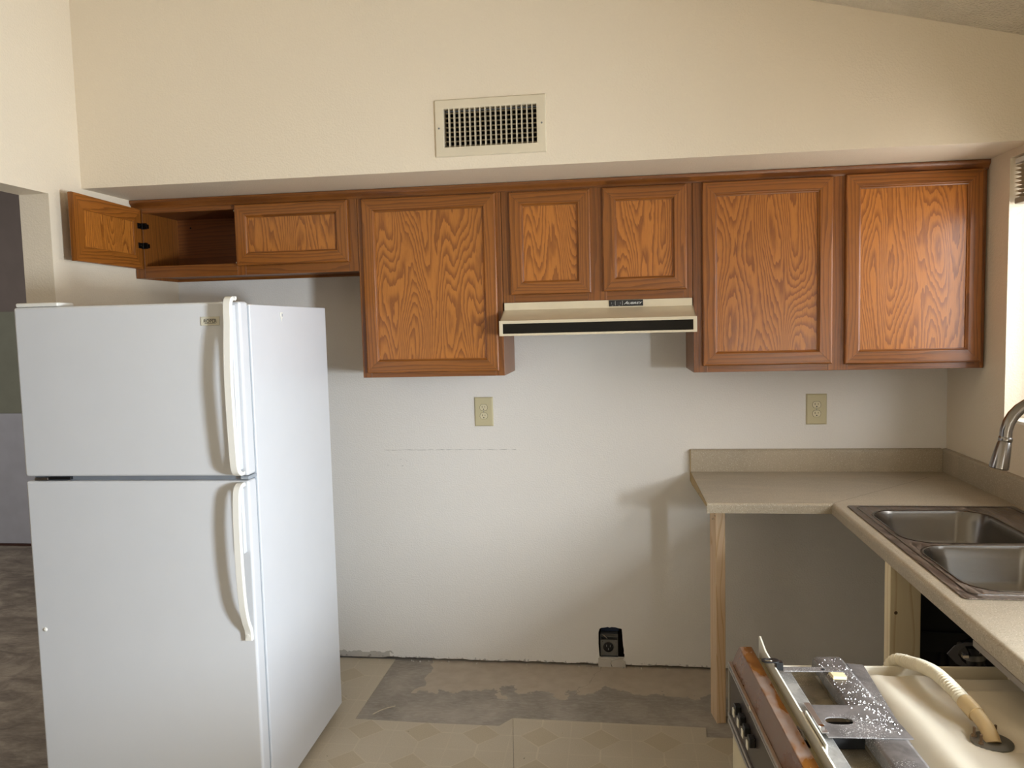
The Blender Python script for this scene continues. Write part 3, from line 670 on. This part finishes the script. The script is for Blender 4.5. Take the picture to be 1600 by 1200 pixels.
# plaster crumbs along the foot of the wall
for i in range(34):
    cx = random.choice([random.uniform(-1.04, -.6), random.uniform(-.2, .3), random.uniform(-1.3, .45)])
    s_ = random.uniform(.002, .0055); cyy = -random.uniform(.004, .018)
    zb_ = -.003 if cx > -1.066 and cx < .6 else 0.
    b_ = MB(); vs = [(cx+s_*math.cos(a)*random.uniform(.6, 1.2), cyy+s_*math.sin(a)*random.uniform(.6, 1.2), zb_) for a in [k*PI/2.5 for k in range(5)]]
    top = [(q[0]*.6+cx*.4, q[1]*.6+cyy*.4, zb_+s_*random.uniform(.7, 1.1)) for q in vs]
    b_.loft([vs, top])
    if i == 0: crumbs = MB()
    crumbs.add(b_.v, b_.f)
cr = crumbs.build('plaster_crumbs', PLASTER); cr['kind'] = 'stuff'; cr['label'] = 'small plaster crumbs scattered along the foot of the wall'; cr['category'] = 'debris'

# ------------------------------------------------------------------ worktop
wt = thing('worktop', 'L-shaped speckled beige laminate worktop with backsplash, on bare studs', 'worktop', (0, 0, 0))
CT, CB, CE, XF = .916, .878, .329, .775
YE = -3.40  # unseen near run, lengthened so the slab shades the wall
SX0, SX1, SY0, SY1 = .835, 1.345, -1.595, -.685      # cut-out for the sink
wall_g = .001
# slab: leg A and leg B, split at the mitre
MB().plate([(CE+.003, -wall_g), (XR-wall_g, -wall_g), (XR-wall_g, -.022), (XF+.02, -.6055), (CE+.003, -.6055)], [], CB+.012, CT).build('slab', LAM, wt)
MB().plate([(XR-wall_g, -.0225), (XR-wall_g, YE), (XF+.02, YE), (XF+.02, -.606)], [[(SX0, SY0), (SX1, SY0), (SX1, SY1), (SX0, SY1)]], CB+.012, CT).build('slab', LAM, wt)
# rounded front edges
def nose(r=.010):
    p = [(0, CB)]; p += [(-.0205, CB), (-.0205, CT-r)]
    for k in range(1, 7): a = PI/2*k/6; p.append((-.0205+r-r*math.cos(a), CT-r+r*math.sin(a)))
    p.append((0, CT)); return p
NP = nose()
MB().loft([[(CE+.003, -.6055+a, z) for a, z in NP], [(XF+.0205+a if 1 else 0, -.6055+a, z) for a, z in NP]]).build('front_edge', LAM, wt, smooth=True)
NB = nose(.014)
MB().loft([[(XF+.0205+a, -.606+a, z) for a, z in NB], [(XF+.0205+a, YE, z) for a, z in NB]]).build('front_edge', LAM, wt, smooth=True)
# raw end board
MB().plate([(0-.002, CT-.001), (-.620, CT-.001), (-.620, CT-.012), (-.10, CB-.004), (-.002, CB-.004)], [], CE, CE+.0028, 'x').build('raw_end', PARTICLE, wt, label='raw unfinished particle-board end')
MB().lathe([(0, 0), (.004, 0), (.004, .0006), (0, .0006)], (CE, -.378, .897), 10, (-1, 0, 0)).build('nail_hole', BLACK, wt)
# back splashes with a rounded top
def splash():
    return [(-.0008, CT+.0002), (-.020, CT+.0002), (-.020, CT+.088), (-.0185, CT+.094), (-.014, CT+.098), (-.0008, CT+.1005)]
MB().loft([[(CE+.003, y, z) for y, z in splash()], [(XR-.0215, y, z) for y, z in splash()]]).build('backsplash', LAM, wt, smooth=True)
MB().loft([[(XR+y, -.0008, z) for y, z in splash()], [(XR+y, -1.9, z) for y, z in splash()]]).build('backsplash', LAM, wt, smooth=True)
MB().plate([(-.001, CB+.02), (-.020, CB+.02), (-.020, CT+.097), (-.001, CT+.099)], [], CE-.0005, CE+.0025, 'x').build('raw_end', PARTICLE, wt)
bx('support_rail', plain('grey_batten', '8b8177', .8), wt, XF-.002, XF+.012, -2.40, -1.76, CB-.014, CB-.0003)

# studs that carry it
def stud(label, x0, x1, y0, y1, z0, mat, z1=CB-.0005, rz=0):
    t = thing('wood_post', label, 'post', (0, 0, z0), rz, 'bare studs under the worktop')
    w, d = (x1-x0)/2, (y1-y0)/2      # (x0, y0) is the front left corner; turn about it
    t.location = (x0+w*math.cos(rz)-d*math.sin(rz), y0+w*math.sin(rz)+d*math.cos(rz), z0)
    bx('post', mat, t, -w, w, -d, d, 0, z1-z0, .003)
    return t, w, d
t, w, d = stud('reddish bare stud standing under the left corner of the worktop', .381, .4185, -.4865, -.400, -.003, LUMBER_PINK, rz=.15)
gs = bpy.data.meshes
st = MB()
for k in range(22):
    yy = random.uniform(-d+.004, -d+.052); zz = .868-random.uniform(0, .055); l = random.uniform(.002, .007)
    if random.random() < .5: st.box(-w-.0004, -w+.001, yy, yy+.0018, zz-l, zz)
    else: st.box(-w-.0004, -w+.001, yy, yy+l, zz-.0016, zz)
q = st.build('grade_stamp', INK, t); q['kind'] = 'stuff'
t, w, d = stud('pale bare stud under the sink side of the worktop', .779, .868, -1.222, -1.184, 0, LUMBER_PALE, rz=.09)
MB().lathe([(0, 0), (.0055, 0), (.004, .0006), (0, .0006)], (-.027, -d+.0001, .735), 10, (0, -1, 0)).build('knot', RUST, t)

# ------------------------------------------------------------------ sink
sk = thing('double_sink', 'dusty stainless double-bowl sink set in the worktop', 'sink', (1.09, -1.137, CT))
sx, syy = 1.09, -1.137
def rr(x0, x1, y0, y1, r, n=6):
    p = []
    for cx_, cy_, a0 in ((x1-r, y1-r, 0), (x0+r, y1-r, PI/2), (x0+r, y0+r, PI), (x1-r, y0+r, 1.5*PI)):
        for k in range(n+1): a = a0+PI/2*k/n; p.append((cx_+r*math.cos(a), cy_+r*math.sin(a)))
    return p
bowls = [(.858, 1.232, -1.142, -.738), (.858, 1.232, -1.560, -1.166)]
L_ = lambda pts: [(a-sx, b-syy) for a, b in pts]
RO = (.815, 1.372, -1.612, -.664)
hol = [L_(rr(a-.002, b+.002, c-.002, dd+.002, .085)) for a, b, c, dd in bowls]
MB().plate(L_(rr(*RO, .012, 3)), hol, .0006, .0036).build('rim', RIM, sk, .0014)
# raised bead line just inside the rim
bo = L_(rr(.839, 1.350, -1.585, -.684, .02, 4)); bi = L_(rr(.842, 1.347, -1.582, -.687, .018, 4))
MB().plate(bo, [bi], .0034, .0052).build('rim_bead', BOWL, sk)
for a, b, c, dd in bowls:
    rings = []
    for ins, z, r in ((-.0035, .0045, .088), (0, .0050, .085), (.004, .0030, .083), (.008, -.006, .080), (.014, -.03, .078), (.028, -.09, .072), (.042, -.125, .068), (.065, -.142, .055), (.11, -.150, .04), (.15, -.153, .02)):
        rings.append([(p, q_, z) for p, q_ in L_(rr(a+ins, b-ins, c+ins, dd-ins, r))])
    MB().loft(rings, cap=False).build('bowl', BOWL, sk, smooth=True)
    bo_ = bpy.data.objects[-1] if 0 else None
    rings = [[(p, q_, z) for p, q_ in L_(rr(a+i-.002, b-i+.002, c+i-.002, dd-i+.002, r))] for i, z, r in ((.006, -.002, .08), (.026, -.09, .072), (.040, -.128, .068), (.063, -.145, .055), (.11, -.153, .04), (.15, -.156, .02))]
    MB().loft(rings, cap=False).build('undercoat', UNDER, sk, smooth=True)
    m_x, m_y = (a+b)/2-sx, (c+dd)/2-syy
    dr = MB().lathe([(0, -.163), (.045, -.163), (.045, -.1525), (.038, -.151), (.034, -.157), (0, -.157)], (m_x, m_y, 0), 20).build('drain', BRIGHT, sk)
    MB().lathe([(.0, -.182), (.022, -.182), (.022, -.178), (.038, -.173), (.038, -.163), (0, -.163)], (m_x, m_y, 0), 16).build('tailpiece', PIPE, dr)
# faucet
fc = thing('faucet', 'brushed nickel gooseneck faucet with a pull-down spray head', 'faucet', (1.318, -1.150, CT+.004))
MB().lathe([(0, 0), (.030, 0), (.030, .006), (.024, .012), (.022, .05), (.019, .058), (.017, .07), (0, .07)], (0, 0, 0), 24).build('base', CHROME, fc, smooth=True)
pth = [(0, 0, .06), (0, 0, .15), (0, 0, .25)]
cxx, czz, rad = -.1025, .318, .1025
pth += [(0, 0, .30)]
for k in range(15):
    a = PI*k/14*1.02; pth.append((cxx+rad*math.cos(a), 0, czz+rad*math.sin(a)))
MB().tube(pth, .0165, 20).build('spout', CHROME, fc, smooth=True)
e_ = Vector(pth[-1]); dv = Vector((-.20, -.01, -1)).normalized()
MB().lathe([(0, 0), (.0175, 0), (.0185, .004), (.0185, .012), (.0172, .014), (.0192, .022), (.0225, .05), (.0255, .082), (.0255, .092), (.023, .094), (0, .094)], tuple(e_-dv*.004), 24, tuple(dv)).build('spray_head', CHROME, fc, smooth=True)
MB().tube([(.0, -.02, .045), (.0, -.045, .050), (0, -.10, .062)], [.008, .007, .009], 10).build('lever', CHROME, fc, smooth=True)

# ------------------------------------------------------------------ things under the sink
up_ = thing('dark_panel', 'black ribbed panel standing under the sink behind the pipes', 'panel', (1.135, -1.160, 0))
bx('sheet', SOFTBLACK, up_, -.262, .262, .0, .010, 0, .874, .001)
bx('top_band', SOFTBLACK, up_, -.256, .262, -.010, -.0005, .60, .66, .001)
for rx in (-.19, -.165, .02): bx('rib', SOFTBLACK, up_, rx-.006, rx+.006, -.012, -.0005, .02, .60, .001)
dp = thing('drain_pipe', 'black plastic drain pipe with clamp under the sink', 'pipe', (.940, -1.378, .006))
MB().tube([(.07, .0, .712), (.03, 0, .703), (-.005, 0, .695), (-.03, -.006, .69)], .024, 14).build('elbow', PIPE, dp, smooth=True)
MB().tube([(-.005, -.012, .706), (.004, -.015, .64), (.03, -.02, .52), (.06, -.02, .20), (.06, -.02, -.006)], .0235, 14).build('riser', PIPE, dp, smooth=True)
MB().tube([(.035, .004, .700), (.10, .012, .640), (.16, .02, .56), (.22, .03, .40)], .024, 14).build('branch', PIPE, dp, smooth=True)
MB().lathe([(.0245, 0), (.028, 0), (.028, .014), (.0245, .014)], (-.0045, -.0125, .688), 18, (.1, -.04, -1)).build('clamp', GALV, dp, smooth=True)
bx('clamp_screw', BRIGHT, dp, -.042, -.026, -.036, -.028, .682, .690, .001)
# curved grey wing nut plate
MB().plate([(-.078, .690), (-.060, .712), (-.035, .722), (-.008, .722), (-.010, .714), (-.032, .712), (-.048, .700), (-.050, .688), (-.040, .672), (-.022, .656), (-.030, .652), (-.055, .664)], [], -.030, -.026, 'y').build('hook_bracket', RUBBERG, dp, .001)
MB().tube([(.02, -.03, .715), (-.005, -.04, .700)], .003, 6).build('bolt', BRIGHT, dp)

# ------------------------------------------------------------------ dishwasher, pulled half out
dw = thing('dishwasher', 'old dishwasher without its top, copper trim and cream tub, half under worktop', 'dishwasher', (.262, -1.690, 0), .057)
DWL = .600
# bottom body and door
bx('door_panel', plain('cream_door_enamel', 'cfc2a2', .35), dw, .006, .055, -DWL, 0, .09, .632, .004)
bx('kick_plate', SOFTBLACK, dw, .05, .060, -DWL+.01, -.01, .0, .085)
for fx in (.10, .52):
    for fy in (-.05, -.55): MB().tube([(fx, fy, 0), (fx, fy, .09)], .012, 8).build('foot', GALV, dw)
cs = [(.004, .640), (.004, .782), (.021, .820), (.050, .820), (.056, .806), (.056, .640)]
MB().loft([[(x_, -.004, z_) for x_, z_ in cs], [(x_, -DWL, z_) for x_, z_ in cs]]).build('console', COPPER, dw, .002)
MB().box(.0, .0035, -DWL, -.008, .658, .770).build('control_face', DARKPANEL, dw, label='dark brown control face')
cf = bpy.data.objects.get('control_face')
bx('trim_strip', TRIM_STEEL, dw, -.004, .0036, -DWL, 0, .774, .782, .001); bx('trim_strip', BLACK, dw, -.002, .0036, -DWL, 0, .7695, .7735)
bx('trim_strip', TRIM_STEEL, dw, -.003, .0036, -DWL, 0, .764, .769, .001)
bx('trim_strip', TRIM_STEEL, dw, -.004, .0036, -.008, 0, .640, .774, .001)
bx('trim_strip', TRIM_STEEL, dw, -.005, .0036, -DWL, 0, .648, .657, .001); bx('trim_strip', BLACK, dw, -.003, .0036, -DWL, 0, .641, .6475); bx('trim_strip', TRIM_STEEL, dw, -.005, .0036, -DWL, 0, .632, .6405, .001)
for k in range(4):
    yy = -.115-.045*k
    bt = bx('button', BLACK, dw, -.013, .0, yy-.011, yy+.011, .712, .732, .002)
    bx('button_cap', WHITEP, bt, -.016, -.0128, yy-.004, yy+.010, .704, .722, .002)
MB().tube([(-.004, -.225, .778), (-.0065, -.225, .778)], .007, 10).build('indicator', BRIGHT, dw)
# channel behind the console, insulation coloured
bx('door_channel', plain('olive_channel', 'a79a78', .6), dw, .0565, .078, -DWL, -.030, .600, .803)
# thin white board standing on edge
tb = MB().plate([(-.005, .796), (-.005, .846), (-.012, .848), (-.060, .834), (-DWL, .832), (-DWL, .796)], [], .0665, .0705, 'x').build('edge_board', WHITEP, dw, .0008)
bx('edge_board', WHITEP, dw, .0735, .077, -.47, -.345, .800, .838, .0008)
bx('latch_body', BLACK, dw, .052, .066, -.42, -.34, .796, .803, .002); MB().tube([(.058, -.35, .806), (.060, -.375, .809), (.057, -.40, .806)], .0035, 8).build('latch_wire', GALV, dw)
# steel frame
bx('frame_rail', FRAME_L, dw, .079, .107, -DWL, -.115, .799, .815, .002)
frB = [(.168, .8), (.170, .822), (.176, .826), (.228, .826), (.236, .820), (.243, .800)]
MB().loft([[(x_, -.072, z_) for x_, z_ in frB], [(x_, -DWL, z_) for x_, z_ in frB]]).build('frame_rail', FRAME_D, dw, .0015)
# flange falling away from the wide rail to the tub
MB().loft([[(.244, -.075, .812), (.283, -.068, .806), (.285, -.068, .804), (.244, -.075, .806)], [(.244, -.40, .806), (.250, -.40, .804), (.250, -.40, .802), (.244, -.40, .801)]]).build('frame_flange', FRAME_D, dw)
ov = [(.1585+.0255*math.copysign(abs(math.cos(a))**.6, math.cos(a))-.028, -.366+.014*math.sin(a)) for a in [2*PI*k/24 for k in range(24)]]
MB().plate([(.086, -.304), (.236, -.304), (.242, -.428), (.092, -.425)], [ov], .8265, .8290).build('cross_plate', FRAME_D, dw, .0005)
for q_, w_ in (((.205, -.372), .009), ((.228, -.375), .003)):
    MB().lathe([(0, .8290), (w_, .8290), (w_*.8, .8300), (w_*.4, .8296), (0, .8296)], (*q_, 0), 14).build('dimple', BLACK if w_ < .005 else FRAME_D, dw)
bx('hole_shade', SOFTBLACK, dw, .108, .1675, -.396, -.334, .790, .810)  # black block standing in for the shade inside the plate's oval hole
bx('bracket_tab', TRIM_STEEL, dw, .084, .096, -.415, -.30, .8295, .8315, .001)
MB().lathe([(0, 0), (.005, 0), (.005, .004), (0, .004)], (.089, -.396, .8312), 6).build('bolt', BRIGHT, dw)
bx('bracket_bar', FRAME_D, dw, .084, .210, -.156, -.134, .8275, .8300, .0008)
MB().box(.070, .085, -.150, -.135, .8275, .845).build('bracket_step', BLACK, dw, .001)
pp_ = rr(.040, .078, -.152, -.130, .0105, 5); ph = rr(.047, .064, -.147, -.135, .0055, 5)
MB().plate(pp_, [ph], .8450, .8475).build('latch_hook', BLACK, dw, .0006)
MB().lathe([(0, 0), (.0045, 0), (.003, .0012), (0, .0012)], (.170, -.147, .8300), 10).build('bolt', SOFTBLACK, dw)
MB().loft([[(.176, -.158, .8275), (.204, -.158, .8275), (.206, -.168, .8335), (.178, -.166, .8335)], [(.178, -.188, .8265), (.206, -.190, .8265), (.207, -.188, .8330), (.179, -.186, .8330)]]).build('foam_pad', FOAM, dw, .001)
# body sides below the frame
bx('side_frame', FRAME_D, dw, .062, .60, -.006, -.002, .09, .74); bx('side_frame', FRAME_D, dw, .062, .60, -DWL, -DWL+.004, .09, .74)
# tub top as one moulded surface
def sm(a, b, x_): x_ = max(0, min(1, (x_-a)/(b-a))); return x_*x_*(3-2*x_)
def tubz(x_, y_):
    z = .778
    e = min(1, sm(.075, .10, x_))
    back = sm(-.072, -.110, y_); left = sm(.245+.02*math.sin(y_*6), .305, x_)
    plat = back*left*.030
    z += plat
    # shallow valley that holds the hose, running from the back to the flange
    ax, ay, bx_, by_ = .34, -.13, .405, -.366
    tt = max(0, min(1, ((x_-ax)*(bx_-ax)+(y_-ay)*(by_-ay))/((bx_-ax)**2+(by_-ay)**2)))
    dd_ = math.hypot(x_-ax-tt*(bx_-ax), y_-ay-tt*(by_-ay))
    z -= .010*sm(.085, .02, dd_)
    # recess at the right back
    z -= .016*sm(.37, .44, x_)*sm(-.20, -.15, y_) 
    # round well of the flange
    dc = math.hypot(x_-.412, y_+.372); z -= .008*sm(.058, .044, dc)
    # groove leaving the flange toward the viewer
    dg = abs((x_-.412)*.9+(y_+.372)*.42-.01); 
    if y_ < -.40: z -= .006*sm(.022, .008, dg)*sm(-.40, -.43, y_)
    return z
nx, ny = 90, 90; vs = []; fs = []
for j in range(ny+1):
    for i in range(nx+1):
        a = .058+(.602-.058)*i/nx; b = -DWL+.006+(DWL-.066-.006)*j/ny; vs.append((a, b, tubz(a, b)))
for j in range(ny):
    for i in range(nx): k = j*(nx+1)+i; fs.append((k, k+1, k+nx+2, k+nx+1))
tubm = MB().add(vs, fs).build('tub', TUBP, dw, smooth=True)
bx('tub_wall', TUBP, dw, .085, .602, -.066, -.060, .60, .8005, .002); bx('tub_wall', TUBP, dw, .598, .604, -DWL, -.066, .60, .8005, .002)
bx('tub_side', TUBP, dw, .080, .598, -DWL, -DWL+.006, .60, .80)
bx('inner_pan', dusty_dark('dirty_inner_pan', '6d6350', 'e8e2d4', .62, .68, .6, .05), dw, .0785, .172, -DWL+.01, -.070, .770, .786)
# sump flange with bolts and the tan elbow
fz = tubz(.405, -.366)
MB().lathe([(0, fz+.001), (.036, fz+.001), (.036, fz+.005), (.034, fz+.006), (0, fz+.006)], (.408, -.370, 0), 28).build('sump_flange', GALV, dw, smooth=True)
for a in (.9, 2.6, 3.6):
    cx_, cy_ = .408+.029*math.cos(a), -.370+.029*math.sin(a)
    MB().lathe([(0, fz+.005), (.005, fz+.005), (.005, fz+.009), (.0028, fz+.010), (.0028, fz+.024), (0, fz+.024)], (cx_, cy_, 0), 6).build('stud_bolt', RUST, dw)
MB().tube([(.408, -.374, fz+.003), (.408, -.366, fz+.012), (.407, -.355, .811), (.405, -.340, .8175), (.403, -.325, .8225), (.401, -.312, .825)], [.0145, .0145, .014, .0135, .0135, .0135], 16).build('elbow', ELBOW, dw, smooth=True)
MB().tube([(.4025, -.324, .8227), (.3985, -.286, .8305)], .0158, 18).build('hose_cuff', ELBOW, dw, smooth=True)
hp = [(.398, -.288, .8300), (.397, -.263, .834), (.393, -.223, .839), (.392, -.173, .837), (.386, -.122, .8285), (.380, -.092, .8205), (.374, -.067, .8150), (.364, -.045, .806), (.355, -.032, .78), (.352, -.028, .72)]
def catmull(P, n):
    P = [Vector(p) for p in P]; P = [P[0]*2-P[1]]+P+[P[-1]*2-P[-2]]; out = []
    for i in range(1, len(P)-2):
        for k in range(n):
            t = k/n; a, b, c, d = P[i-1:i+3]
            out.append(.5*((2*b)+(c-a)*t+(2*a-5*b+4*c-d)*t*t+(3*b-a-3*c+d)*t**3))
    out.append(P[-2]); return out
cpts = catmull(hp, 40)
ln = [0]
for i in range(1, len(cpts)): ln.append(ln[-1]+(cpts[i]-cpts[i-1]).length)
rr_ = [.0128+.0022*math.sin(l/.0078*2*PI) for l in ln]
MB().tube(cpts, rr_, 14).build('ribbed_hose', HOSE, dw, smooth=True)
# white crumbs over the frame
cb = MB()
for i in range(260):
    if random.random() < .6: a, b, z = random.gauss(.215, .022), random.gauss(-.345, .045), .8290
    else: a, b, z = random.uniform(.172, .232), random.uniform(-.30, -.08), .8262
    if not (.17 < a < .234 and -.42 < b < -.08): continue
    if z > .828 and b > -.306: z = .8262
    s_ = random.choice([.0008, .001, .0012, .0018])
    cb.add([(a-s_, b-s_, z), (a+s_, b-s_*.6, z), (a, b+s_, z), (a, b, z+s_*1.2)], [(0, 1, 3), (1, 2, 3), (2, 0, 3), (0, 2, 1)])
q = cb.build('crumbs', plain('white_crumb', 'f2eee6', .9), dw); q['kind'] = 'stuff'

# ------------------------------------------------------------------ fridge
fr = thing('refrigerator', 'white top-freezer refrigerator left of the bare wall', 'refrigerator', (-1.892, -1.2744, 0), .0186)
FW, FD, FT = .755, .7012, .0551
bx('body', FRIDGE_W, fr, .002, FW, FT+.012, FT+FD, .03, 1.678, .004)
bx('gasket', GASKET, fr, .010, FW-.006, FT, FT+.012, .05, 1.670)
zs_ = plain('mullion_steel', '8b9097', .4, .3)
bx('freezer_door', FRIDGE_W, fr, 0, FW, 0, FT, 1.142, 1.6855, .009, seg=3); fz_door = bpy.data.objects['freezer_door']
bx('fridge_door', FRIDGE_W, fr, 0, FW, 0, FT, .085, 1.1275, .009, seg=3); fd_door = bpy.data.objects['fridge_door']
bx('mullion', zs_, fr, .02, FW-.012, .020, FT+.011, 1.124, 1.1455)
bx('centre_hinge', plain('hinge_steel', '6b625a', .35, .7), fr, .030, .075, .004, .05, 1.1290, 1.1375, .001); bx('centre_hinge', BLACK, fr, .076, .152, .008, .05, 1.1300, 1.1390, .001)
bx('end_cap', GASKET, fr, FW-.030, FW-.002, .006, FT+.01, 1.1295, 1.1405, .002)
bx('hinge_cover', HANDLE_W, fr, .006, .15, .004, .085, 1.6862, 1.699, .005, seg=3)
bx('kick_grille', HANDLE_W, fr, .02, FW-.02, .02, FT+.01, .004, .078, .002)
for fx in (.06, FW-.06):
    for fy in (.10, FT+FD-.06): MB().tube([(fx, fy, 0), (fx, fy, .03)], .018, 12).build('foot', BLACK, fr)
bx('top_screw', HANDLE_W, fr, FW-.03, FW-.018, FT+.022, FT+.034, 1.678, 1.682, .001)
bg = bx('badge', plain('badge_ivory', 'cfcab8', .3), fz_door, .628, .688, -.003, -.0003, 1.6135, 1.6405, .001, 'small ivory badge with black lettering')
INK2 = plain('badge_ink', '33322c', .5)
text('badge_lettering', 'ROPER', .0135, INK2, fz_door, Matrix.Translation((.658, -.0031, 1.6225)) @ RX, align='CENTER', sx=1.05)
bx('badge_line', INK2, fz_door, .640, .676, -.0034, -.003, 1.6325, 1.6337); bx('badge_line', INK2, fz_door, .640, .676, -.0034, -.003, 1.6195, 1.6207)
MB().lathe([(0, 0), (.0075, 0), (.006, .002), (.003, .004), (0, .0045)], (.033, -.0002, .636), 14, (0, -1, 0)).build('plug_button', HANDLE_W, fd_door)
# handles: flat strap section swept down the door edge
def handle(name, par, pts, w0):
    P = catmull([(0, a, b) for a, b in pts], 10); rings = []
    for i, p in enumerate(P):
        t = (P[min(i+1, len(P)-1)]-P[max(i-1, 0)]).normalized(); nrm = Vector((0, -t.z, t.y))
        if nrm.y > 0: nrm = -nrm
        th = .006; w = w0; xc = .7335
        sec = []
        for cx_, cn in ((-w, th*.2), (-w*.75, th), (w*.75, th), (w, th*.2), (w, -th), (-w, -th)):
            q_ = p+nrm*cn; sec.append((xc+cx_, q_.y, q_.z))
        rings.append(sec)
    return MB().loft(rings).build(name, HANDLE_W, par, smooth=True)
h1 = handle('handle', fz_door, [(-.002, 1.6935), (-.024, 1.6935), (-.036, 1.684), (-.041, 1.655), (-.042, 1.62), (-.050, 1.55), (-.056, 1.46), (-.056, 1.38), (-.053, 1.28), (-.049, 1.20), (-.042, 1.168), (-.024, 1.154), (-.004, 1.152)], .0135)
bx('handle_web', FRIDGE_W, h1, .7255, .7415, -.030, -.001, 1.165, 1.675, .003)
h2 = handle('handle', fd_door, [(-.004, 1.118), (-.022, 1.116), (-.038, 1.103), (-.045, 1.075), (-.050, 1.00), (-.050, .90), (-.047, .82), (-.040, .74), (-.026, .685), (-.012, .655), (-.008, .640), (-.008, .618)], .0125)
bx('handle_web', FRIDGE_W, h2, .7275, .7395, -.022, -.001, .90, 1.105, .003)
MB().lathe([(0, 0), (.006, 0), (.0055, .0012), (0, .0014)], (.7335, -.0142, .633), 14, (0, -1, 0)).build('handle_button', HANDLE_W, h2)
# little hook on the side wall of the cabinet
MB().plate([(.300, 1.655), (.318, 1.655), (.320, 1.640), (.312, 1.632), (.309, 1.622), (.306, 1.632), (.299, 1.642)], [], FW+.0003, FW+.004, 'x').build('side_hook', HANDLE_W, fr, .001)
bx('hook_slot', GASKET, fr, FW+.0038, FW+.0048, .309, .3145, 1.640, 1.650)
